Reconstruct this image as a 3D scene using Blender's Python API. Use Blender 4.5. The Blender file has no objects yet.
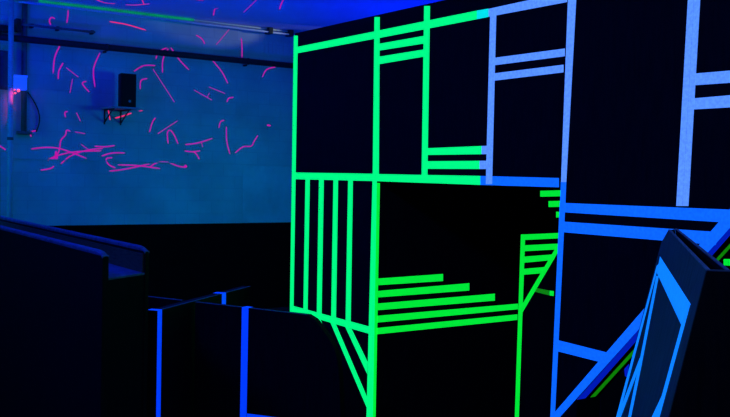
import bpy, bmesh, math, random
from mathutils import Vector, Matrix
random.seed(4)
S = bpy.context.scene
COL = S.collection
ZC = 2.47                 # eye height above the arena floor
D = 4.04                  # distance from the eye to the front of the long partition
F = 914.567
PITCH, ROLL, YAW = 0.03831515, 0.02275127, -0.96442197

# ------------------------------------------------------------------ camera
cy, sy, cp, sp = math.cos(YAW), math.sin(YAW), math.cos(PITCH), math.sin(PITCH)
FWD = Vector((sy*cp, cy*cp, -sp)); RT = Vector((cy, -sy, 0)); UP = RT.cross(FWD)
R2 = math.cos(ROLL)*RT + math.sin(ROLL)*UP
U2 = -math.sin(ROLL)*RT + math.cos(ROLL)*UP
EYE = Vector((0, 0, ZC))
cam = bpy.data.cameras.new('camera'); cam.sensor_width = 36; cam.lens = F/730*36
co = bpy.data.objects.new('camera', cam); COL.objects.link(co)
m3 = Matrix((R2, U2, -FWD)).transposed()
co.matrix_world = Matrix.Translation(EYE) @ m3.to_4x4()
cam.clip_start = .05; S.camera = co

# a measured point of the photograph turned into a point on a real plane of the room
def ray(x, y): return R2*((x-365)/F) - U2*((y-208.5)/F) + FWD
def hit(x, y, pt, n):
    r = ray(x, y); return EYE + r*((pt-EYE).dot(n)/r.dot(n))
class Plane:
    def __init__(s, pt, n): s.p = Vector(pt); s.n = Vector(n).normalized()
    def at(s, x, y): return hit(x, y, s.p, s.n)

# ------------------------------------------------------------------ materials
def mat(name, base, rough=.7, metal=0, emit=None, estr=0, noise=0, nscale=40, bump=0, bscale=60, spec=.5, stretch=(1,1,1)):
    m = bpy.data.materials.new(name); m.use_nodes = True
    nt = m.node_tree; b = nt.nodes['Principled BSDF']
    b.inputs['Base Color'].default_value = (*base, 1); b.inputs['Roughness'].default_value = rough
    b.inputs['Metallic'].default_value = metal; b.inputs['Specular IOR Level'].default_value = spec
    if emit:
        b.inputs['Emission Color'].default_value = (*emit, 1); b.inputs['Emission Strength'].default_value = estr
    if noise or bump:
        tc = nt.nodes.new('ShaderNodeTexCoord')
        mp = nt.nodes.new('ShaderNodeMapping'); mp.inputs['Scale'].default_value = stretch
        nt.links.new(tc.outputs['Object'], mp.inputs['Vector'])
        nz = nt.nodes.new('ShaderNodeTexNoise'); nz.inputs['Scale'].default_value = nscale; nz.inputs['Detail'].default_value = 5
        nt.links.new(mp.outputs['Vector'], nz.inputs['Vector'])
        if noise:
            def ramp(c, out):
                r = nt.nodes.new('ShaderNodeValToRGB')
                r.color_ramp.elements[0].position = .3; r.color_ramp.elements[1].position = .7
                r.color_ramp.elements[0].color = tuple(v*(1-noise) for v in c)+(1,)
                r.color_ramp.elements[1].color = tuple(min(1, v*(1+noise)) for v in c)+(1,)
                nt.links.new(nz.outputs['Fac'], r.inputs['Fac']); nt.links.new(r.outputs['Color'], b.inputs[out])
            ramp(base, 'Base Color')
            if emit: ramp(emit, 'Emission Color')
        if bump:
            bp = nt.nodes.new('ShaderNodeBump'); bp.inputs['Strength'].default_value = bump; bp.inputs['Distance'].default_value = .004
            nt.links.new(nz.outputs['Fac'], bp.inputs['Height']); nt.links.new(bp.outputs['Normal'], b.inputs['Normal'])
    return m

M = {}
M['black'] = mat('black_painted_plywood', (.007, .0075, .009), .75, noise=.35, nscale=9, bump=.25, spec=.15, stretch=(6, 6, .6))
M['edge'] = mat('lit_panel_edge', (.16, .17, .2), .6, noise=.4, nscale=25, spec=.3)  # pale colour stands for light caught along top edges
M['litblack'] = mat('lit_black_plywood', (.125, .12, .12), .7, noise=.3, nscale=8, bump=.2, spec=.2, stretch=(5, 5, .7))  # black plywood painted paler, for the stronger light on the taped face
M['rim'] = mat('rounded_lit_rim', (.26, .27, .3), .55, noise=.3, nscale=20, spec=.3)  # paler than the panels, blue light on the rims put into the colour
M['plywood'] = mat('bare_plywood', (.30, .19, .05), .8, noise=.3, nscale=14, bump=.1, stretch=(1, 1, 6))
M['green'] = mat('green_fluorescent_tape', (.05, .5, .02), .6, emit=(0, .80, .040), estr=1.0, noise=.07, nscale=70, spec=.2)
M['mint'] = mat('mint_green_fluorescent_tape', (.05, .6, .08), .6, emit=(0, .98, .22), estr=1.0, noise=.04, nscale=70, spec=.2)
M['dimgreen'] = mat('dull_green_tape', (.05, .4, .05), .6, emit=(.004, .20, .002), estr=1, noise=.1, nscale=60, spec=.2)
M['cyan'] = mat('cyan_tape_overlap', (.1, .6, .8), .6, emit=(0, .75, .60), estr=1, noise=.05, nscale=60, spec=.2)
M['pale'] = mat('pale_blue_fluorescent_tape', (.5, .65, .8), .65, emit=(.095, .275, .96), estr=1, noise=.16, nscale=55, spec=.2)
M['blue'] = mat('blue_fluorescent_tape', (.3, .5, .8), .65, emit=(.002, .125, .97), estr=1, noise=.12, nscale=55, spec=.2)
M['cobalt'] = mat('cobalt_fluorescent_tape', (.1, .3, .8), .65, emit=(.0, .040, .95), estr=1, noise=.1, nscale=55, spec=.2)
M['railglow'] = mat('painted_green_rail_light', (.05, .3, .15), .6, emit=(.0, .20, .06), estr=1, noise=.3, nscale=3, spec=.2)
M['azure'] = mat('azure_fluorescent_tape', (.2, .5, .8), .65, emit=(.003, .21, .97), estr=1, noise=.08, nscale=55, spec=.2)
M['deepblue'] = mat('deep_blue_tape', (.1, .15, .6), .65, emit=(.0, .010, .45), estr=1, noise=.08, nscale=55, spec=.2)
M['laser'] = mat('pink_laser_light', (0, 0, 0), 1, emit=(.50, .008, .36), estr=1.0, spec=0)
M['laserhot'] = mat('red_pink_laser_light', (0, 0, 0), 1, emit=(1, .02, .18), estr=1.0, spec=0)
M['led'] = mat('red_led', (.2, 0, 0), .3, emit=(1, .05, .12), estr=3)
M['ceil'] = mat('painted_ceiling', (.72, .74, .78), .8, noise=.04, nscale=2, spec=.1)
M['dado'] = mat('black_wall_paint', (.006, .0035, .0035), .9, noise=.2, nscale=6, spec=.03)
M['floor'] = mat('dark_floor', (.02, .02, .024), .7, noise=.3, nscale=5, spec=.2)
M['darkwall'] = mat('dark_blue_paint', (.03, .035, .05), .8, noise=.2, nscale=3, spec=.1)
M['pipe'] = mat('black_pipe', (.018, .02, .022), .6, noise=.2, nscale=20, spec=.3)
M['conduit'] = mat('grey_conduit', (.12, .14, .15), .55, noise=.2, nscale=20)
M['pole'] = mat('pale_pole_paint', (.62, .6, .6), .5, noise=.1, nscale=12)
M['rail'] = mat('pale_metal_rail', (.75, .78, .74), .4, noise=.08, nscale=30)
M['clamp'] = mat('black_clamp', (.015, .015, .015), .5, noise=.2)
M['box'] = mat('fluorescing_plastic', (.06, .25, .8), .5, emit=(.006, .065, .85), estr=1, noise=.04)
M['speaker'] = mat('black_speaker_cabinet', (.006, .006, .008), .6, spec=.2, noise=.3, nscale=60, bump=.2)
M['grille'] = mat('black_speaker_grille', (.004, .004, .005), .6, noise=.4, nscale=300, bump=.4, spec=.15)
M['badge'] = mat('grey_badge', (.2, .22, .24), .4, noise=.1)
M['shelf'] = mat('grey_shelf', (.3, .32, .34), .6, noise=.15)
M['purple'] = mat('dark_purple_panel', (.10, .07, .10), .7, noise=.2, nscale=10)

def wall_mat():
    m = bpy.data.materials.new('painted_block_wall'); m.use_nodes = True; nt = m.node_tree; b = nt.nodes['Principled BSDF']
    b.inputs['Roughness'].default_value = .7; b.inputs['Specular IOR Level'].default_value = .2
    tc = nt.nodes.new('ShaderNodeTexCoord'); sx = nt.nodes.new('ShaderNodeSeparateXYZ'); cx = nt.nodes.new('ShaderNodeCombineXYZ')
    nt.links.new(tc.outputs['Object'], sx.inputs[0]); nt.links.new(sx.outputs['Y'], cx.inputs['X']); nt.links.new(sx.outputs['Z'], cx.inputs['Y'])
    br = nt.nodes.new('ShaderNodeTexBrick'); br.inputs['Scale'].default_value = 1
    br.inputs['Brick Width'].default_value = .44; br.inputs['Row Height'].default_value = .215; br.inputs['Mortar Size'].default_value = .008
    br.inputs['Color1'].default_value = (.66, .68, .68, 1); br.inputs['Color2'].default_value = (.60, .62, .62, 1); br.inputs['Mortar'].default_value = (.57, .59, .60, 1)
    nt.links.new(cx.outputs[0], br.inputs['Vector'])
    nz = nt.nodes.new('ShaderNodeTexNoise'); nz.inputs['Scale'].default_value = 1.3; nz.inputs['Detail'].default_value = 6
    nt.links.new(tc.outputs['Object'], nz.inputs['Vector'])
    rp = nt.nodes.new('ShaderNodeValToRGB'); rp.color_ramp.elements[0].color = (.78, .78, .78, 1); rp.color_ramp.elements[1].color = (1, 1, 1, 1)
    rp.color_ramp.elements[0].position = .3; rp.color_ramp.elements[1].position = .65
    nt.links.new(nz.outputs['Fac'], rp.inputs['Fac'])
    mx = nt.nodes.new('ShaderNodeMix'); mx.data_type = 'RGBA'; mx.blend_type = 'MULTIPLY'; mx.inputs['Factor'].default_value = 1
    nt.links.new(br.outputs['Color'], mx.inputs['A']); nt.links.new(rp.outputs['Color'], mx.inputs['B'])
    nt.links.new(mx.outputs['Result'], b.inputs['Base Color'])
    bp = nt.nodes.new('ShaderNodeBump'); bp.inputs['Strength'].default_value = .3; bp.inputs['Distance'].default_value = .006; bp.invert = True
    nt.links.new(br.outputs['Fac'], bp.inputs['Height']); nt.links.new(bp.outputs['Normal'], b.inputs['Normal'])
    return m
M['wall'] = wall_mat()
M['sheet'] = mat('glossy_wall_sheet', (.60, .64, .66), .28, noise=.12, nscale=3, bump=.5, spec=.5)

# ------------------------------------------------------------------ mesh helpers
def obj(name, bm, m, parent=None, bevel=0, smooth=False):
    bmesh.ops.recalc_face_normals(bm, faces=bm.faces)
    me = bpy.data.meshes.new(name); bm.to_mesh(me); bm.free()
    me.materials.append(m)
    o = bpy.data.objects.new(name, me); COL.objects.link(o)
    if smooth:
        for p in me.polygons: p.use_smooth = True
    if parent:
        o.parent = parent; o.matrix_parent_inverse = Matrix.Translation(-parent.location)
    if bevel:
        b = o.modifiers.new('bevel', 'BEVEL'); b.width = bevel; b.segments = 3; b.limit_method = 'ANGLE'; b.angle_limit = math.radians(40)
    return o
def tag(o, label, cat, group=None, kind=None):
    o['label'] = label; o['category'] = cat
    if group: o['group'] = group
    if kind: o['kind'] = kind
    return o
def thing(name, loc, label, cat, group=None):
    o = bpy.data.objects.new(name, None); COL.objects.link(o); o.location = loc; o.empty_display_size = .1
    return tag(o, label, cat, group)
def add_box(bm, a, b):
    a, b = Vector(a), Vector(b)
    vs = [bm.verts.new((x, y, z)) for x in (a.x, b.x) for y in (a.y, b.y) for z in (a.z, b.z)]
    for f in ((0,1,3,2), (4,6,7,5), (0,4,5,1), (2,3,7,6), (0,2,6,4), (1,5,7,3)): bm.faces.new([vs[i] for i in f])
def box(a, b):
    bm = bmesh.new(); add_box(bm, a, b); return bm
def add_prism(bm, pts, d):
    d = Vector(d); lo = [bm.verts.new(p) for p in pts]; hi = [bm.verts.new(Vector(p)+d) for p in pts]
    bm.faces.new(lo[::-1]); bm.faces.new(hi); n = len(pts)
    for i in range(n): bm.faces.new((lo[i], lo[(i+1) % n], hi[(i+1) % n], hi[i]))
def prism(pts, d):
    bm = bmesh.new(); add_prism(bm, pts, d); return bm
def add_tube(bm, pts, r, seg=10):
    pts = [Vector(p) for p in pts]; rings = []
    for i, p in enumerate(pts):
        t = (pts[min(i+1, len(pts)-1)]-pts[max(i-1, 0)]).normalized()
        u = t.cross(Vector((0, 0, 1)) if abs(t.z) < .9 else Vector((1, 0, 0))).normalized(); v = t.cross(u)
        rings.append([bm.verts.new(p+r*(math.cos(a)*u+math.sin(a)*v)) for a in [2*math.pi*k/seg for k in range(seg)]])
    for a, b in zip(rings, rings[1:]):
        for k in range(seg): bm.faces.new((a[k], a[(k+1) % seg], b[(k+1) % seg], b[k]))
    bm.faces.new(rings[0][::-1]); bm.faces.new(rings[-1])
def tube(pts, r, seg=10):
    bm = bmesh.new(); add_tube(bm, pts, r, seg); return bm

TAPE = .0008
def tape(parent, plane, quad, m='green', layer=0, name='tape_strip', label=None):
    """a strip of tape stuck on a plane; quad = its four corners as measured"""
    n = plane.n; off = n*(.0003+TAPE*layer)
    o = obj(name, prism([plane.at(*q)+off for q in quad], n*TAPE), M[m], parent)
    if label: o['label'] = label
    return o
def hbar(x0, t0, b0, x1, t1, b1): return [(x0, t0), (x1, t1), (x1, b1), (x0, b0)]
def vbar(y0, l0, r0, y1, l1, r1): return [(l0, y0), (r0, y0), (r1, y1), (l1, y1)]

# ------------------------------------------------------------------ the setting
BX = -14.5; ZT = ZC + 2.535
XR, YL, YR = 3.0, -4.0, 12.0
def struct(name, bm, m, **k):
    o = obj(name, bm, m, **k); o['kind'] = 'structure'; return o
struct('floor', box((BX-.2, YL-.2, -.1), (XR+.2, YR+.2, 0)), M['floor'])
struct('ceiling', box((BX-.2, YL-.2, ZT), (XR+.2, YR+.2, ZT+.1)), M['ceil'])
struct('wall_back', box((BX-.2, YL-.2, 0), (BX, YR+.2, ZT)), M['wall'])
struct('wall_left', box((BX, YL-.2, 0), (XR, YL, ZT)), M['darkwall'])
struct('wall_right', box((BX, YR, 0), (XR, YR+.2, ZT)), M['darkwall'])
struct('wall_front', box((XR, YL-.2, 0), (XR+.2, YR+.2, ZT)), M['darkwall'])
ZD = ZC - .0638*14.5
struct('baseboard_back', box((BX, YL, 0), (BX+.03, YR, ZD)), M['dado'], bevel=.006)['label'] = 'black painted lower part of the back wall'
WALL = Plane((BX, 0, 0), (1, 0, 0)); CEIL = Plane((0, 0, ZT), (0, 0, -1))
# thin ledge running along the back wall and the glossy sheet below it
z1 = WALL.at(60, 159.6).z
struct('trim_1', box((BX, YL, z1-.012), (BX+.01, YR, z1+.006)), M['wall'])
a, b = WALL.at(243, 166), WALL.at(310, 221.5)
sh = obj('wall_sheet', box((BX, a.y, ZD+.01), (BX+.006, b.y, z1-.02)), M['sheet'])
tag(sh, 'glossy rippled plastic sheet on the back wall beside the green taped partition', 'wall sheet')
# metal edging where the ceiling meets the back wall
struct('trim_2', box((BX, YL, ZT-.045), (BX+.05, YR, ZT)), M['rail'])
rl = thing('ceiling_rail', (BX+.1, 4, ZT-.05), 'pale twin metal rail along the ceiling edge above the back wall', 'rail')
for dx, dz in ((.13, -.03), (.18, -.085)):
    obj('rail_bar', tube([(BX+dx, 1.0, ZT+dz), (BX+dx, 11.5, ZT+dz)], .017, 8), M['rail'], rl, smooth=True)
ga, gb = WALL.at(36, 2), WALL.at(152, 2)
obj('tape_strip', tube([(BX+.13, ga.y, ZT-.030), (BX+.13, gb.y*1.12, ZT-.030)], .0185, 8), M['railglow'], rl)['label'] = 'green light along the left half of the rail, painted as a strip'  # glowing sleeve stands for green light on the rail; no tape here
for px in (265.5, 286):
    p = WALL.at(px, 34); obj('clamp', box((BX+.05, p.y-.045, ZT-.115), (BX+.205, p.y+.045, ZT-.004)), M['clamp'], rl, bevel=.01)
# pipes
def ypipe(name, x, px0, py0, px1, py1, r, m, label, y0=None, y1=None, cat='pipe'):
    pl = Plane((x, 0, 0), (1, 0, 0)); a, b = pl.at(px0, py0), pl.at(px1, py1)
    d = (b-a)/(b.y-a.y)
    if y0 is not None: a = a+d*(y0-a.y)
    if y1 is not None: b = b+d*(y1-b.y)
    a.x = b.x = x; a.z = b.z = (a.z+b.z)/2
    o = thing(name, (x, a.y, a.z), label, cat)
    obj('pipe_run', tube([a, b], r, 14), m, o, smooth=True)
    return o, a, b
mp, a, b = ypipe('ceiling_pipe', BX+.16, 0, 38.8, 290, 64, .05, M['pipe'], 'long thick black pipe running along the whole back wall below the ceiling', 0, 11.5)
for yy in (2.6, 4.9, 7.4, 9.8):
    obj('pipe_bracket', box((BX, yy-.015, a.z-.075), (BX+.1, yy+.015, a.z-.045)), M['pipe'], mp)
    obj('pipe_collar', tube([(a.x, yy-.02, a.z), (a.x, yy+.02, a.z)], .057, 14), M['pipe'], mp, smooth=True)
sp_, a, b = ypipe('thin_pipe', BX+.115, 20.2, 24.0, 95, 32.4, .019, M['conduit'], 'short thin dark pipe above the long black pipe at the left', cat='pipe')
for t in (.16, .5, .97):
    q = a.lerp(b, t); obj('pipe_bracket', box((BX, q.y-.02, q.z-.03), (BX+.10, q.y+.02, q.z+.03)), M['pipe'], sp_)
p = WALL.at(16.3, 25.5)
bk = tag(obj('pipe_hanger', box((BX, p.y-.035, p.z-.10), (BX+.14, p.y+.035, p.z+.09)), M['clamp'], bevel=.01), 'small black block clamping the thin pipe next to the pale pole', 'clamp')
# pale pole at the far left
PB = Plane((BX+.3, 0, 0), (1, 0, 0)); p = PB.at(10.3, 130)
pole = thing('support_pole', (p.x, p.y, 0), 'pale upright pole in front of the back wall at the far left', 'pole')
obj('pole_shaft', tube([(p.x, p.y, .02), (p.x, p.y, ZT)], .040, 18), M['pole'], pole, smooth=True)
obj('base_plate', box((p.x-.11, p.y-.11, 0), (p.x+.11, p.y+.11, .02)), M['conduit'], pole, bevel=.004)
obj('pole_collar', tube([(p.x, p.y, PB.at(10, 140).z), (p.x, p.y, PB.at(10, 137).z)], .046, 18), M['conduit'], pole, smooth=True)
# dark panel left of the pole
a, b = WALL.at(-14, 50), WALL.at(8.5, 90)
dp = thing('cabinet', (BX, a.y, b.z), 'dark purple-grey cabinet on the back wall left of the pale pole', 'cabinet')
obj('cabinet_body', box((BX-.004, a.y, b.z), (BX+.16, b.y, a.z)), M['purple'], dp, bevel=.012)
obj('cabinet_door', box((BX+.161, a.y+.03, b.z+.03), (BX+.175, b.y-.03, a.z-.03)), M['purple'], dp, bevel=.004)
a, b = WALL.at(-12, 24), WALL.at(9, 33.5)
jb = thing('junction_box', (BX, a.y, b.z), 'black junction box high on the wall at the left edge above the pipe', 'junction box')
obj('box_body', box((BX, a.y, b.z), (BX+.1, b.y, a.z)), M['clamp'], jb, bevel=.01)
obj('box_cover', box((BX+.101, a.y+.015, b.z+.015), (BX+.108, b.y-.015, a.z-.015)), M['pipe'], jb, bevel=.003)
# vertical conduit + device box with red leds
a, b = WALL.at(24, 10), WALL.at(23, 131)
vc = tag(obj('conduit', tube([(BX+.045, a.y, b.z), (BX+.045, a.y, ZT-.07)], .042, 12), M['conduit'], smooth=True), 'dark vertical conduit on the back wall behind the blue-lit box', 'conduit')
p = WALL.at(22.5, 131)
ob = thing('outlet_box', (BX, p.y, p.z), 'small dark outlet box at the foot of the vertical conduit', 'outlet box')
obj('box_body', box((BX, p.y-.09, p.z-.05), (BX+.09, p.y+.12, p.z-.002)), M['conduit'], ob, bevel=.008)
obj('box_lid', box((BX+.0905, p.y-.08, p.z-.045), (BX+.096, p.y+.11, p.z-.007)), M['conduit'], ob, bevel=.002)
BP = Plane((BX+.24, 0, 0), (1, 0, 0))
a, b = BP.at(13.8, 74.5), BP.at(27.3, 90.3)
db = thing('sensor_box', (BX+.09, a.y, b.z), 'bright blue-lit box with red leds beside the pale pole', 'sensor box')
obj('housing', box((BX+.09, a.y, b.z), (BX+.235, b.y, a.z-.03)), M['box'], db, bevel=.012)
obj('lid', box((BX+.085, a.y-.008, a.z-.029), (BX+.245, b.y+.008, a.z)), M['box'], db, bevel=.006)
for i, (px, py) in enumerate(((18.2, 90.6), (15.0, 93.2), (14.4, 89.8))):
    q = BP.at(px, py); bm = bmesh.new(); bmesh.ops.create_uvsphere(bm, u_segments=12, v_segments=8, radius=(.022, .014, .010)[i], matrix=Matrix.Translation((BX+.255, q.y, q.z)))
    obj('red_led', bm, M['led'], db, smooth=True)
q0 = BP.at(24, 91); pts = []
for k in range(15):
    t = k/14; pts.append(WALL.at(27+12*math.sin(math.pi*t*.75), 92+40*t)+Vector((.03, 0, 0)))
tag(obj('cable', tube(pts, .010, 6), M['pipe'], smooth=True), 'thin dark cable sagging below the blue-lit box on the wall', 'cable')
# loudspeaker on its shelf
SX = BX+.45
SPp = Plane((SX, 0, 0), (1, 0, 0)); a, b = SPp.at(121.3, 72.7), SPp.at(136.7, 107.6)
shz = b.z
spk = thing('loudspeaker', (BX+.25, (a.y+b.y)/2, shz), 'black loudspeaker standing on a shelf on the back wall', 'loudspeaker')
ym = (a.y+b.y)/2; hw = (b.y-a.y)/2; h = a.z-shz
obj('speaker_cabinet', prism([(SX-.02, ym-hw, shz), (SX-.02, ym+hw, shz), (SX-.24, ym+hw*.72, shz), (SX-.24, ym-hw*.72, shz)], (0, 0, h)), M['speaker'], spk, bevel=.012)
obj('speaker_grille', box((SX-.019, ym-hw+.015, shz+.02), (SX-.004, ym+hw-.015, a.z-.02)), M['grille'], spk, bevel=.006)
q = SPp.at(129.8, 101.2)
obj('badge', tube([(SX-.003, q.y, q.z), (SX+.001, q.y, q.z)], .022, 14), M['badge'], spk)
sf = thing('speaker_shelf', (BX, ym, shz), 'bracketed wall shelf carrying the black loudspeaker', 'shelf')
y0, y1 = SPp.at(111, 108).y, SPp.at(138, 108).y
obj('shelf_board', box((BX, y0, shz-.03), (SX+.04, y1, shz-.001)), M['shelf'], sf, bevel=.004)
for yy in (SPp.at(113.5, 112).y, SPp.at(130, 112).y):
    bm = bmesh.new(); add_box(bm, (BX, yy, shz-.052), (SX-.02, yy+.02, shz-.031)); add_box(bm, (BX, yy, shz-.27), (BX+.012, yy+.02, shz-.053))
    add_prism(bm, [(SX-.10, yy+.004, shz-.0525), (SX-.07, yy+.004, shz-.0525), (BX+.0125, yy+.004, shz-.25), (BX+.0125, yy+.004, shz-.22)], (0, .012, 0))
    obj('bracket', bm, M['pipe'], sf)
# slatted vent high on the wall next to the partition
a, b = WALL.at(264, 39), WALL.at(296, 57)
vt = thing('wall_vent', (BX, a.y, b.z), 'faint slatted vent on the back wall between the rail and the pipe', 'vent')
obj('vent_plate', box((BX, a.y, b.z), (BX+.008, b.y, a.z)), M['wall'], vt)
for k in range(9):
    yy = a.y+.03+(b.y-a.y-.06)*k/8; obj('slat', box((BX+.0085, yy-.016, b.z+.015), (BX+.02, yy+.016, a.z-.015)), M['wall'], vt)

# ------------------------------------------------------------------ long partition (front face y = D)
PF = Plane((0, D, 0), (0, -1, 0))
TH = .10
XA, XB, XC, XD = -1.723*D, -1.405*D, -.943*D, -1.62
ZTOP = ZC + .2985*D; ZMID = ZC - .0135*D
# left bay, floor to top
pl = thing('partition_panel', (XA, D, 0), 'tall black partition left of the doorway with green tape bars and slats', 'partition')
obj('panel', box((XA, D, 0), (XB, D+TH, ZTOP)), M['black'], pl, bevel=.004)
g = lambda q, m='mint', layer=0, **k: tape(pl, PF, q, m, layer, **k)
g(hbar(293.6, 47.6, 54.0, 375.5, 31.2, 38.6))                                   # top bar
g(vbar(35.6, 293.9, 298.0, 312, 290.0, 293.6), layer=1)                         # outer upright
g(vbar(17, 374.6, 377.9, 178, 372.8, 376.6), layer=1)                           # right upright, upper
g(vbar(178, 372.7, 377.1, 425, 366.4, 372.9), layer=1)                          # right upright, lower
g(hbar(292.0, 172.4, 179.1, 374.0, 173.7, 181.1))                               # middle bar
g(hbar(290.0, 305.0, 310.9, 369.0, 326.4, 333.7))                               # bottom bar
for q in (vbar(178, 305.6, 310.0, 311, 303.5, 307.7), vbar(178, 319.1, 324.0, 315, 316.9, 321.7),
          vbar(178, 333.6, 338.3, 320, 331.3, 336.1), vbar(178, 348.3, 353.1, 324, 345.7, 350.8)): g(q, layer=1)
g([(330.2, 321.5), (336.0, 324), (367.3, 397), (366.9, 407.5)], layer=2)
g([(345.3, 326.5), (351.8, 329), (367.9, 362), (367.4, 374)], layer=2)
g([(311.6, 314.2), (319.6, 317), (331.0, 342), (324.6, 342)], layer=2)
# bay above the doorway
pm = thing('header_panel', (XB, D, ZMID), 'black overhead partition panel above the doorway with green and blue tape', 'partition')
obj('panel', box((XB+.001, D, ZMID), (XC-.001, D+TH, ZTOP)), M['black'], pm, bevel=.004)
g = lambda q, m='mint', layer=0, **k: tape(pm, PF, q, m, layer, **k)
GL, BL, CL = 'bright green tape', 'pale blue tape', 'cyan tape end'
g(hbar(377.2, 30.8, 38.4, 477, 10.6, 19.2), label=GL)
g(hbar(477, 10.6, 19.2, 488.5, 8.6, 16.9), 'cyan', label=CL)
g(vbar(17, 378.0, 379.9, 178, 376.7, 379.0), layer=1, label=GL)
g(vbar(6, 424.3, 430.2, 176, 421.7, 427.6), layer=1, label=GL)
g(hbar(378.5, 43.9, 50.7, 426, 35.5, 43.2), label=GL)
g(hbar(378.5, 56.8, 64.3, 426, 49.1, 56.3), label=GL)
g(hbar(375.7+1.2, 174.0, 181.2, 480.3, 175.9, 184.9), label=GL)
g(hbar(480.4, 175.9, 184.9, 559.0, 178.0, 187.3), 'blue', label='blue tape')
g(hbar(425, 148.3, 155.0, 481.5, 146.0, 154.2), label=GL)
g(hbar(481.6, 146.0, 154.2, 488, 145.7, 154.1), 'pale', label=BL)
g(hbar(425, 161.2, 168.8, 479.5, 160.8, 169.0), label=GL)
g(hbar(479.6, 160.8, 169.0, 488, 160.7, 169.0), 'pale', label=BL)
g(hbar(488.6, 8.9, 16.8, 567.2, -8.3, 2.0), 'pale', label=BL)
g(vbar(8.6, 490.5, 496.6, 184, 486.0, 492.2), 'pale', layer=1, label=BL)
g(hbar(493, 58.0, 65.4, 565.0, 48.5, 56.2), 'pale', label=BL)
g(hbar(493, 73.5, 80.8, 563.6, 64.7, 72.3), 'pale', label=BL)
# right bay with its slanted cut
c0, c1 = PF.at(577, 399.5), PF.at(735, 221.5)
slope = (c1-c0)/(c1.x-c0.x)
def cut(x): return c0 + slope*(x-c0.x)
e1 = cut(XD)
TR = .20
J0, J1 = PF.at(560.6, 190), PF.at(549.9, 428)      # the doorway edge stands slightly out of plumb
pr = thing('partition_panel', (XC, D, 0), 'black partition at the right edged in blue tape with a slanted cut-away below', 'partition')
obj('panel', prism([(J1.x, D, 0), (c0.x, D, 0), c0, e1, (XD, D, ZTOP), (XC, D, ZTOP), (XC, D, ZMID), (J0.x, D, ZMID-.004), J1], (0, TR, 0)), M['black'], pr)
g = lambda q, m='blue', layer=0, **k: tape(pr, PF, q, m, layer, **k)
g(vbar(-8, 568.4, 576.8, 182, 561.2, 566.4), 'pale', 1)
g(vbar(182, 561.0, 566.4, 203, 560.2, 565.6), layer=1)
g(vbar(203, 559.9, 565.5, 430, 549.9, 554.4), layer=1)
g(vbar(-22, 689.3, 695.3, 206, 676.4, 682.4), 'pale', 1)
g(vbar(-22, 695.5, 701.6, 206, 682.6, 688.6), 'pale', 1)
g(hbar(692, 73.8, 85.4, 790, 65.5, 78.6), 'pale'); g(hbar(690, 98.7, 109.6, 790, 90, 104), 'pale')
g(hbar(563, 202.9, 212.2, 745, 210.2, 223.7)); g(hbar(562, 221.5, 232.1, 716, 231.9, 245))
g(hbar(556, 339.6, 350.8, 606, 352.2, 363.5))
g([(553.5, 414), (745, 192), (745, 211.3), (555.5, 422.2)], layer=2)
cn = (c1-c0).normalized().cross(Vector((0, 1, 0)))
if cn.x < 0: cn = -cn
CUT = Plane(c0, cn)
g2 = lambda q, m, **k: tape(pr, CUT, q, m, **k)
tl = [CUT.at(*q) for q in ((577, 399.5), (745, 210.5), (745, 216.5), (579.6, 401))]
g2([(576.8, 399.4), (745, 210.2), (745, 218.3), (581.5, 402.5)], 'deepblue', label='blue tape folded over the cut edge, painted darker as seen at a grazing angle')  # same blue tape, darkened in its colour for the grazing view
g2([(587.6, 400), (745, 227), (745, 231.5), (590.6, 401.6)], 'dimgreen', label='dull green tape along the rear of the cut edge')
print('cut depths', [tuple(round(v, 3) for v in CUT.at(*q)) for q in ((580, 401), (588, 400), (591, 402), (735, 245))], 'D', D)
# side wall running back from the doorway (plane x = XB)
PS = Plane((XB, 0, 0), (1, 0, 0))
yv = PS.at(521, 313).y; ycut = PS.at(555, 247); ylow = PS.at(521, 313)
pt = thing('side_partition', (XB, D+TH, 0), 'black partition running back inside the doorway with stepped green tape bars', 'partition')
YB = PS.at(575, 200).y
zc_ = ylow.z + (ycut.z-ylow.z)/(ycut.y-ylow.y)*(YB-ylow.y)
obj('panel', prism([(XB, D+TH+.001, 0), (XB, ylow.y+.02, 0), (XB, ylow.y+.02, ylow.z), (XB, YB, zc_), (XB, YB, ZTOP), (XB, D+TH+.001, ZTOP)], (-.08, 0, 0)), M['black'], pt)
g = lambda q, m='green', layer=0, **k: tape(pt, PS, q, m, layer, **k)
for q in (hbar(378.2, 278.5, 285.2, 443, 273.9, 281.0), hbar(378, 290.9, 297.4, 469.3, 283.1, 290.5), hbar(377.6, 303.5, 310.2, 494.8, 293.6, 300.6),
          hbar(377, 315.8, 322.6, 518, 303.6, 309.2), hbar(376.6, 328.0, 334.3, 517.4, 314.3, 319.9),
          hbar(521, 234.6, 240.1, 559.5, 232.9, 238.3), hbar(522, 245.4, 251.3, 559.5, 243.5, 249.3), hbar(522, 256.8, 262.9, 554, 254.3, 259.9), hbar(521.5, 269.0, 274.9, 545.5, 267, 272.9),
          hbar(540.2, 190.8, 196.7, 575, 189.9, 196), hbar(548.4, 201.1, 207, 575, 200.4, 206.6), hbar(556.1, 211.7, 217.5, 575, 211.2, 217.2)): g(q)
g(vbar(234.4, 520.8, 525.1, 425, 514.4, 518.5), layer=1)
g([(519.3, 309), (557.2, 245), (561.5, 246), (521.2, 314.3)], layer=2)
# the rest of the fold of corner tape, on the end of the left bay
PE = Plane((XB, 0, 0), (1, 0, 0))
tape(pl, PE, [(376.9, 183), (379.9, 183), (375.4, 425), (372.6, 425)], 'green', label='corner tape folded round the doorway edge')
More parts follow.
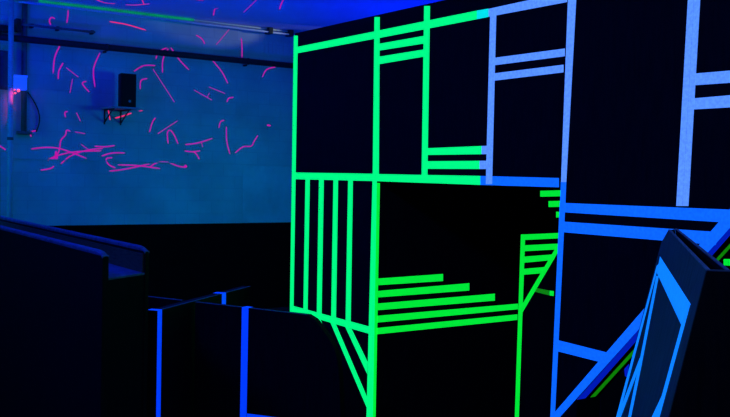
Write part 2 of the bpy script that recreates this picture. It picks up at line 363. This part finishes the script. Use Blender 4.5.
# partitions glimpsed behind
y2 = 6.35
P2 = Plane((0, y2, 0), (0, -1, 0)); a, b = P2.at(526, 289), P2.at(556, 293)
ps = thing('rear_partition', (a.x, y2, 0), 'dark partition glimpsed through the gap under the slanted green tape', 'partition')
obj('panel', box((XB-1.6, y2, 0), (XB-.10, y2+.05, ZTOP-1.0)), M['black'], ps)
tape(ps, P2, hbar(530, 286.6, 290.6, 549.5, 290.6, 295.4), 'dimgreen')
tape(ps, P2, hbar(549.6, 290.6, 295.4, 553.8, 291, 296), 'green')
y3 = 5.3
P3 = Plane((0, y3, 0), (0, -1, 0)); a, b = P3.at(604, 300), P3.at(790, 300)
pq = thing('rear_partition', (a.x, y3, 0), 'dark partition glimpsed through the cut-away behind the leaning barrier', 'partition')
obj('panel', box((a.x, y3, 0), (b.x+.4, y3+.05, ZC+.1)), M['black'], pq)
tape(pq, P3, [(622.5, 350), (630, 350), (628, 378), (625, 376)], 'deepblue', label='short blue tape')
tape(pq, P3, hbar(723.6, 259, 265.4, 775, 259.6, 267), 'green', label='bright green tape')

# ------------------------------------------------------------------ crossed panels in the middle distance
ZX = ZC - 1.05
TOPX = Plane((0, 0, ZX), (0, 0, 1))
n1, f1 = TOPX.at(157.4, 311.1), TOPX.at(251, 286.4)
l2, r2 = TOPX.at(149, 297), TOPX.at(315, 316)
d1 = (f1-n1).normalized(); d2 = (r2-l2).normalized()
q1 = Vector((d1.y, -d1.x, 0)); q2 = Vector((d2.y, -d2.x, 0))      # q1 faces right, q2 faces the eye
if q1.dot(d2) < 0: q1 = -q1
if q2.dot(EYE-l2) < 0: q2 = -q2
T1 = .085; T2 = .06
cb = thing('cross_barrier', (*((l2+r2)/2).xy, 0), 'low barrier of two crossed dark panels with blue tape before the partition', 'barrier')
CH = Plane(n1, q1)
def dn(p, z): return Vector((p.x, p.y, z))
obj('panel', prism([dn(n1, 0), dn(f1, 0), f1, n1], -q1*T1), M['black'], cb, bevel=.003)
F2 = Plane(l2, q2)
l2x = l2 - d2*.5
# intersection of the two faces along d2
den = d2.cross(d1).z; ti = ((n1-l2).cross(d1)).z/den
xa, xb = l2+d2*(ti-.085/abs(den)-.03), l2+d2*(ti+.03)
obj('panel', prism([dn(l2x, 0), dn(xa, 0), xa, l2x], -q2*T2), M['black'], cb, bevel=.003)
curve = [F2.at(*q) for q in ((307, 315), (314, 319.5), (321, 328), (328.5, 338.5), (334, 348), (337.5, 360), (339.5, 380), (340.5, 417))]
last = curve[-1]
obj('panel', prism([dn(xb, 0), dn(last, 0)] + curve[::-1] + [xb], -q2*T2), M['black'], cb, bevel=.003)
# light caught along the top edges, painted as pale strips
obj('lit_edge_strip', prism([n1+Vector((0, 0, .0005)), f1+Vector((0, 0, .0005)), f1-q1*.02+Vector((0, 0, .0005)), n1-q1*.02+Vector((0, 0, .0005))], (0, 0, .002)), M['edge'], cb)
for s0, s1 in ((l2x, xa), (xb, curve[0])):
    e = Vector((0, 0, .0005)); obj('lit_edge_strip', prism([s0+e, s1+e, s1-q2*.03+e, s0-q2*.03+e], (0, 0, .002)), M['edge'], cb)
def wrap(face, p, d, q, w, t, zlow, m='cobalt'):
    """tape up a face and folded over the top edge; p on the top edge"""
    off = q*.0006; z = Vector((0, 0, .003))
    obj('tape_strip', prism([dn(p, zlow)+off, dn(p+d*w, zlow)+off, p+d*w+off+z, p+off+z], q*TAPE), M[m], cb)
    obj('tape_strip', prism([p+off+z, p+d*w+off+z, p+d*w-q*t+z, p-q*t+z], (0, 0, TAPE)), M[m], cb)
wrap(CH, n1+d1*.002, d1, q1, .062, T1, .0)
pf = CH.at(221.8, 300); pf.z = ZX
wrap(CH, pf, d1, q1, .075, T1, .0)
p5 = F2.at(241.6, 330); p5.z = ZX
wrap(F2, p5, d2, q2, .062, T2, .0)
tape(cb, F2, hbar(247, 413.5, 422, 330, 424, 433), 'cobalt')

# ------------------------------------------------------------------ long hollow barrier at the left
hb = .5; zt = ZC-hb
yf, yb = 3.634*hb, 4.40*hb
xe = -10.70*hb; xs = -11.6
lb = thing('hollow_barrier', ((xs+xe)/2, (yf+yb)/2, 0), 'long dark blue-lit barrier with an open channel along its top at the left', 'barrier')
wf, wb = .048, .034
SK = -.24/(yb-yf)                      # the end is cut on the skew
def ex(y): return xe + SK*(y-yf)
def slab(y0, y1, z0, z1, d=0): return prism([(xs, y0, z0), (ex(y0)+d, y0, z0), (ex(y1)+d, y1, z0), (xs, y1, z0)], (0, 0, z1-z0))
obj('side_panel', slab(yf, yf+wf, 0, zt-.029), M['black'], lb, bevel=.004)
obj('side_panel', slab(yb-wb, yb, 0, zt-.029), M['black'], lb, bevel=.004)
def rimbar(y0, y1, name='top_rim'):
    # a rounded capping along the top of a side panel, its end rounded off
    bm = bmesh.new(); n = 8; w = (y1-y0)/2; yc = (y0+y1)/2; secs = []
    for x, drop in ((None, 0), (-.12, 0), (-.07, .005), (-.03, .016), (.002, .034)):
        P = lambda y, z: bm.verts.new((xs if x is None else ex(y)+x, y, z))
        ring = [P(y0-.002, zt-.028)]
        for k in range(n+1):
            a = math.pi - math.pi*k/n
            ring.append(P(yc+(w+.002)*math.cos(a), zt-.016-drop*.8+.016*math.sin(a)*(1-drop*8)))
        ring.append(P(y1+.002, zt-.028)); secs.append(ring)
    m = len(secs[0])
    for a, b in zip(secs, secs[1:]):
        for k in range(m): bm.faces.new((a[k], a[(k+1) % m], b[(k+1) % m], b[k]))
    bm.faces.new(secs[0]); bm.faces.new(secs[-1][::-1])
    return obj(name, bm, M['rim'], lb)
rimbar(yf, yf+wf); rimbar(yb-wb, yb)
obj('channel_floor', slab(yf+wf+.001, yb-wb-.001, zt-.177, zt-.165, -.002), M['rim'], lb)['label'] = 'board at the bottom of the channel, coloured pale for the light on it'
obj('inner_lining', slab(yb-wb-.012, yb-wb-.001, zt-.164, zt-.045, -.02), M['plywood'], lb)['label'] = 'bare brown plywood lining'
obj('end_board', prism([(ex(yf+wf+.001)-.03, yf+wf+.001, 0), (ex(yf+wf+.001)-.006, yf+wf+.001, 0), (ex(yb-wb-.001)-.006, yb-wb-.001, 0), (ex(yb-wb-.001)-.03, yb-wb-.001, 0)], (0, 0, zt-.178)), M['black'], lb)

# ------------------------------------------------------------------ leaning barrier at the right
hr = .22; zr = ZC-hr
TOPR = Plane((0, 0, zr), (0, 0, 1))
A, B = TOPR.at(668.3, 230.2), TOPR.at(706.0, 270.6)
A2, B2 = TOPR.at(677.3, 229.3), TOPR.at(730.6, 271.6)
du = (A-B).normalized(); nv = Vector((du.y, -du.x, 0))
if nv.dot(Vector((-1, -1, 0))) < 0: nv = -nv          # out of the taped face
dw = (A2-B2).normalized(); nb = Vector((dw.y, -dw.x, 0))
if nb.dot(nv) > 0: nb = -nb
END = Plane(B, -du); E0 = END.at(668.5, 417); lean = (E0-B).dot(nv)/(B.z-E0.z)
rb = thing('leaning_barrier', (*((A+B2)/2).xy, 0), 'nearby dark wedge-shaped barrier with slanting blue tape at the right edge', 'barrier')
base = zr*lean; sk = .010
def foot(p, n): q = p+n*base; q.z = 0; return q
Bb, Ab, B2b, A2b = foot(B, nv), foot(A, nv), foot(B2, nb), foot(A2, nb)
fn = du.cross(Bb-B).normalized()
if fn.dot(EYE-B) < 0: fn = -fn
FR = Plane(B, fn)
k1, k2 = FR.at(661.0, 243.0), FR.at(616.0, 420)
k3 = k1+(k2-k1)*(k1.z/(k1.z-k2.z))                     # far edge of the taped panel carried down to the floor
obj('side_panel', prism([B, A, k1, k3, Bb], -nv*sk), M['litblack'], rb)
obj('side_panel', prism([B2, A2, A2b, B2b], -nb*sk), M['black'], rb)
dz = Vector((0, 0, -.003))
en = (B2-B).cross(Vector((0, 0, 1))).normalized()
if en.dot(EYE-B) < 0: en = -en
obj('end_board', prism([B+en*.0006, B2+en*.0006, B2b+en*.0006, Bb+en*.0006], en*.012), M['black'], rb)
ea = (A2-A).cross(Vector((0, 0, 1))).normalized()
if ea.dot(A-B) < 0: ea = -ea
obj('end_board', prism([A-nv*sk+ea*.0006, A2-nb*sk+ea*.0006, A2b-nb*sk+ea*.0006, Ab-nv*sk+ea*.0006], ea*.003), M['black'], rb)
zz = Vector((0, 0, -.045))
obj('channel_floor', prism([p+zz for p in (B-nv*sk, A-nv*sk, A2-nb*sk, B2-nb*sk)], (0, 0, -.02)), M['black'], rb)
e = Vector((0, 0, .0004))
for P0, Q0, n in ((B, A, nv), (B2, A2, nb)):
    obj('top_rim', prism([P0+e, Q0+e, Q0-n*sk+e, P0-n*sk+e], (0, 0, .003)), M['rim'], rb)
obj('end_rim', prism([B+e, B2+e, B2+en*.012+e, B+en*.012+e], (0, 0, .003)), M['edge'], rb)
g = lambda q, layer=0: tape(rb, FR, q, 'azure', layer)
g([(660.2, 256.5), (690.8, 304.2), (681.4, 324.5), (657.2, 273)])
g([(690.9, 304.0), (657.8, 425), (654.4, 425), (682.2, 324)], 1)
g([(666.5, 388), (657.5, 425), (649, 425)], 2)
g([(657.0, 266), (659.2, 264), (617.0, 425), (614.4, 425)], 1)
g([(656.8, 276), (659.2, 276), (642.6, 362), (640.4, 360)], 2)
g([(640.4, 360), (642.7, 362), (629.9, 425), (627.2, 425)], 2)
g([(640.6, 358), (642.4, 361), (620.0, 421), (616.6, 421)], 3)

# ------------------------------------------------------------------ laser traces on the back wall and the ceiling
def smooth_poly(p):
    if len(p) < 3: return p
    out = []; n = len(p)
    for i in range(n-1):
        p0, p1, p2_, p3 = p[max(i-1, 0)], p[i], p[i+1], p[min(i+2, n-1)]
        for k in range(4):
            t = k/4
            out.append(tuple(.5*((2*p1[c])+(-p0[c]+p2_[c])*t+(2*p0[c]-5*p1[c]+4*p2_[c]-p3[c])*t*t+(-p0[c]+3*p1[c]-3*p2_[c]+p3[c])*t**3) for c in (0, 1)))
    out.append(p[-1]); return out
LN = [0]
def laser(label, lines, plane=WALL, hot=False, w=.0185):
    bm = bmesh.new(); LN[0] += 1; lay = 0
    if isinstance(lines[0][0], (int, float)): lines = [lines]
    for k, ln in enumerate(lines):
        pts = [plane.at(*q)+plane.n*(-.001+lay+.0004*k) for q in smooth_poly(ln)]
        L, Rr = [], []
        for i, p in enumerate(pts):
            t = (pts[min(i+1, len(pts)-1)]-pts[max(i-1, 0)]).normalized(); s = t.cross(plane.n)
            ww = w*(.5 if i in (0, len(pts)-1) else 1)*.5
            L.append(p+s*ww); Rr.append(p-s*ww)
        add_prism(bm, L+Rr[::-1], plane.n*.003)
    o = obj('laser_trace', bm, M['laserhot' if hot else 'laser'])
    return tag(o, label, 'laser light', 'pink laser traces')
L = laser
L('small hook-shaped pink laser trace near the thin pipe, upper left of wall', [(50.6, 25), (49.5, 20.5), (51.6, 17.4), (54.7, 18.7)])
L('short straight upright pink laser trace just below the ceiling edge at left', [(68.2, 10), (67.8, 16), (66.8, 23)])
L('red-pink laser trace slanting down right, between ceiling edge and long pipe', [(109.4, 21.6), (126.6, 24.5), (146, 30.2)], hot=True, w=.015)
L('leftmost of the two tall bowed pink laser traces hanging below the long pipe', [(60.4, 44.6), (54.7, 57.5), (53.2, 73.4)])
L('short curved pink laser trace close right of the leftmost tall bowed trace', [(63.3, 62.7), (59, 70.5), (58.1, 79.1)])
L('short pink laser trace slanting down right, between the two tall bowed traces', [(66.2, 67.6), (78.3, 77.1)])
L('short near-upright pink laser trace below the slanting one, right of the box', [(72.5, 79.1), (69.9, 92.9)])
L('pink laser hook like a check mark left of the loudspeaker', [(89.2, 92), (83, 85), (83, 82.4), (86.3, 81.4)])
L('tall bowed pink laser trace nearest the loudspeaker on its left', [(99.9, 52.7), (93.5, 69), (95, 87.2)])
L('pink laser arc just above the right top corner of the loudspeaker', [(133.8, 71.4), (143.9, 65.6), (155.4, 65.6)])
L('short bent pink laser trace just right of the loudspeaker', [(140.1, 89.2), (141, 80.6), (147.3, 78.6)])
L('curled pink laser trace crossing the long pipe, leftmost of three meeting there', [(155.8, 59), (158.7, 51.8), (167, 47.8)])
L('pink laser trace dropping from the long pipe, middle of three meeting there', [(168.4, 48.5), (163, 59), (162.4, 72.8)])
L('pink laser trace slanting down right from the long pipe, rightmost of three', [(170.8, 47.5), (178.8, 59), (188.9, 69.9)])
L('long straight pink laser trace slanting down right beyond the loudspeaker', [(153, 69.1), (174.5, 102.2)])
L('short bowed pink laser trace between the rail and the long pipe, mid wall', [(196.1, 35.1), (201.9, 38.8), (204.7, 44)])
L('pink laser trace slanting up right between rail and long pipe', [(229.2, 29.4), (216.3, 44.6)])
L('upright pink laser trace between rail and long pipe, rightmost up there', [(241.3, 38), (242, 48), (241.9, 57.5)])
L('long bowed pink laser trace slanting down right below the pipe, right of centre', [(212.5, 60.4), (222, 72), (227.8, 83.5)])
L('pink laser arc nearest the green taped partition below the pipe', [(262.3, 77.1), (266.6, 69.6), (275.8, 66.8)])
L('pink laser trace slanting down right with a small barb near its end', [[(194.1, 90), (211.9, 100.1)], [(209.5, 93), (206.8, 97.8)]])
L('short pink laser trace just above the barbed one', [(209, 86.9), (224.9, 93.5)])
L('tiny hooked pink laser trace right of the barbed one', [(226.9, 102.2), (228.6, 98.4), (233.5, 97.3)])
L('tiny hooked pink laser trace left of the shelf, first of a pair', [(65.5, 117.2), (64.9, 112.5), (67.7, 111.5)])
L('tiny straight pink laser trace left of the shelf, second of a pair', [(76.4, 112.5), (80.5, 121.2)])
L('tiny corner-shaped pink laser trace beside the outlet box', [(31.2, 136.8), (30.6, 132.1), (36.5, 130.6)])
L('long shallow pink laser arc sweeping from the left through the lower tangle', [(31.2, 149), (46.8, 147.4), (62.4, 149.3), (86.4, 158.3)])
L('curled pink laser trace standing up out of the lower left tangle', [(70.2, 131.4), (66.6, 130.2), (65.5, 135), (60.8, 140.5), (59.3, 150), (55.2, 159.3)])
L('tiny flat pink laser trace right of the curl above the tangle', [(74.9, 131.8), (85.2, 133.7)])
L('long flat pink laser trace through the middle of the lower left tangle', [(47.7, 160.2), (56, 156), (75, 151.8), (101.4, 150.8)])
L('bowed pink laser trace rising to the right out of the lower left tangle', [(60.8, 163.9), (70.2, 156.1), (85.8, 150.5), (103, 148.3)])
L('zigzag pink laser scrawl at the left end of the tangle', [(48, 159.8), (54.5, 157), (56, 151), (57, 159), (50, 158.3)])
L('tiny slanting pink laser trace at the top of the tangle', [(81.1, 144.3), (88.9, 150)])
L('short flat pink laser trace at the right end of the tangle', [(94.5, 146.2), (105, 146.8), (114.8, 145.5)])
L('short pink laser trace lying below the left end of the tangle', [(40.5, 170.2), (50, 168.6), (54, 166.1)])
L('shallow pink laser arc above the looped trace, lower wall', [(101.4, 156.1), (112.3, 153), (124.8, 153)])
L('looped pink laser trace at the left end of the lowest bundle', [(112.3, 157.7), (107, 158.3), (106.5, 161), (109.2, 164.9), (115.4, 168)])
L('long pink laser trace along the bottom of the lowest bundle', [(109.2, 171.1), (124.8, 169.2), (149.7, 163.9)])
L('flat pink laser trace crossing the lowest bundle', [(117.9, 164.9), (137, 165.5), (160, 168.6)])
L('wavy pink laser trace at the right end of the lowest bundle', [(149.4, 167.4), (157.2, 162.6), (168, 162.4), (179, 166.4), (186.5, 167), (185.2, 164.6)])
L('short slanting pink laser trace right of the shelf', [(155.6, 117.8), (152.5, 122), (149.4, 132.1)])
L('straight pink laser trace slanting up right above the forked one', [(157.8, 133.7), (177.4, 120.9)])
L('forked pink laser trace like a small arch, mid wall', [(168.1, 143.7), (167.4, 132.8), (170.3, 130.3), (174.3, 135.2), (178, 143.7)])
L('pink laser trace rising right with a small tail, mid wall', [[(185.2, 144.6), (197.7, 143), (212.4, 138.4)], [(201.5, 142.5), (202.6, 147)]])
L('pink laser trace shaped like a seven below the tailed one', [[(184.6, 150.8), (192, 151.8), (200.2, 150.8)], [(193, 151.5), (196.4, 154), (199.3, 159.3)]])
L('tiny hooked pink laser trace above the tall lower one, right of centre', [(218.9, 128.1), (220.5, 121.8), (224.2, 120.3)])
L('tall pink laser trace on the lower wall, left of the rising scrawl', [(226.4, 126.5), (226.7, 140.5), (229.8, 154)])
L('rising crooked pink laser scrawl nearest the partition on the lower wall', [(235.1, 153), (243, 146.8), (251, 146.2), (254, 141.5), (257.9, 135.2)])
L('pink laser dot nearest the partition', [(267, 125.4), (268.8, 125.2), (270.6, 126)], w=.03)
SHP = Plane((BX+.55, 0, 0), (1, 0, 0))
L('upright red-pink laser trace below the left end of the shelf', [(108.4, 110.4), (110, 119.7)], hot=True, w=.028)
L('red-pink laser trace slanting under the shelf', [(115, 118.2), (123, 116), (131.5, 113)], hot=True)
L('tiny red-pink laser mark just right of the shelf', [(139, 111), (142.5, 110.6)], hot=True)
L('pink laser trace at the left edge of the picture beside the pole', [(-3, 143.5), (0, 145.9), (5.6, 149.9)])
L('pink laser trace on the ceiling, leftmost of all there', [(92, -3), (98, .3), (106, 2.9), (115, 3.5)], CEIL, True)
L('pink laser trace with a crook on the ceiling, second from left', [[(125.8, 4.6), (135, 5.0), (149.6, 3.7)], [(141, -3), (144, 4.3)]], CEIL, True)
L('hooked pink laser trace on the ceiling above the rail, mid picture', [(213.4, 15.6), (214.8, 9.2), (218.3, 8.6)], CEIL)
L('straight slanting pink laser trace on the ceiling, second from right', [(243.6, 12.4), (260, -3.5)], CEIL)
L('pink laser trace on the ceiling nearest the partition', [(279.6, 9.2), (281, 4.6), (284.5, -3)], CEIL)
L('tiny flat pink laser trace at the very top of the ceiling', [(196, -1), (199, .3), (203.5, .3)], CEIL)

# ------------------------------------------------------------------ light
def area(name, loc, target, size, color, power, sizey=None, spread=180):
    l = bpy.data.lights.new(name, 'AREA'); l.energy = power; l.color = color; l.size = size
    if sizey: l.shape = 'RECTANGLE'; l.size_y = sizey
    l.spread = math.radians(spread)
    o = bpy.data.objects.new(name, l); COL.objects.link(o); o.location = loc
    o.rotation_euler = (Vector(target)-Vector(loc)).to_track_quat('-Z', 'Y').to_euler(); return o
def spot(name, loc, target, color, power, angle, blend=.6, r=.05):
    l = bpy.data.lights.new(name, 'SPOT'); l.energy = power; l.color = color; l.spot_size = math.radians(angle); l.spot_blend = blend; l.shadow_soft_size = r
    o = bpy.data.objects.new(name, l); COL.objects.link(o); o.location = loc
    o.rotation_euler = (Vector(target)-Vector(loc)).to_track_quat('-Z', 'Y').to_euler(); return o
def point(name, loc, color, power, r=.04):
    l = bpy.data.lights.new(name, 'POINT'); l.energy = power; l.color = color; l.shadow_soft_size = r
    o = bpy.data.objects.new(name, l); COL.objects.link(o); o.location = loc; return o
area('blue_uplight', (-11, 9.0, ZC-.6), (-11.2, 8.4, ZT), 1.2, (.0, .010, 1), 62, 1.0, 115)
area('blue_uplight_left', (-11, .9, ZC-.6), (-11.0, 2.4, ZT), 1.2, (.0, .010, 1), 210, 1.0, 115)
area('teal_wash', (-9.6, 8.6, ZC+.9), (BX, 5.4, ZC-1.3), 1.0, (.0, .62, 1), 17.5, .6, 105)
area('teal_wash_left', (-12.5, -3.2, ZC+.9), (BX, 3.8, ZC-1.3), 1.0, (.0, .62, 1), 24, .6, 105)
area('uv_lamp', (-.9, .4, ZC+1.9), (-2.9, D, ZC+.6), .6, (.06, .20, 1), 30, .3)
area('blue_fill', (-4.8, -.5, ZT-.08), (-5.2, 1.3, ZC-2), 1.2, (.0, .015, 1), 85, .5)  # unseen fill added to lift the rims and black panels
spot('red_glow', (BX+.55, PB.at(14, 88).y+.05, PB.at(14, 89).z), (BX+.3, PB.at(14, 88).y-.03, PB.at(14, 97).z), (1, .05, .15), 3.5, 42)
spot('rail_lamp', (BX+1.5, 10.6, ZT-.10), (BX+.16, 7.3, ZT-.03), (.75, 1, .85), 110, 13)

w = bpy.data.worlds.new('world'); S.world = w; w.use_nodes = True
w.node_tree.nodes['Background'].inputs[0].default_value = (0, .01, .08, 1); w.node_tree.nodes['Background'].inputs[1].default_value = .02
S.view_settings.view_transform = 'Standard'; S.view_settings.look = 'None'; S.view_settings.exposure = 0; S.view_settings.gamma = 1
S.view_settings.use_curve_mapping = False
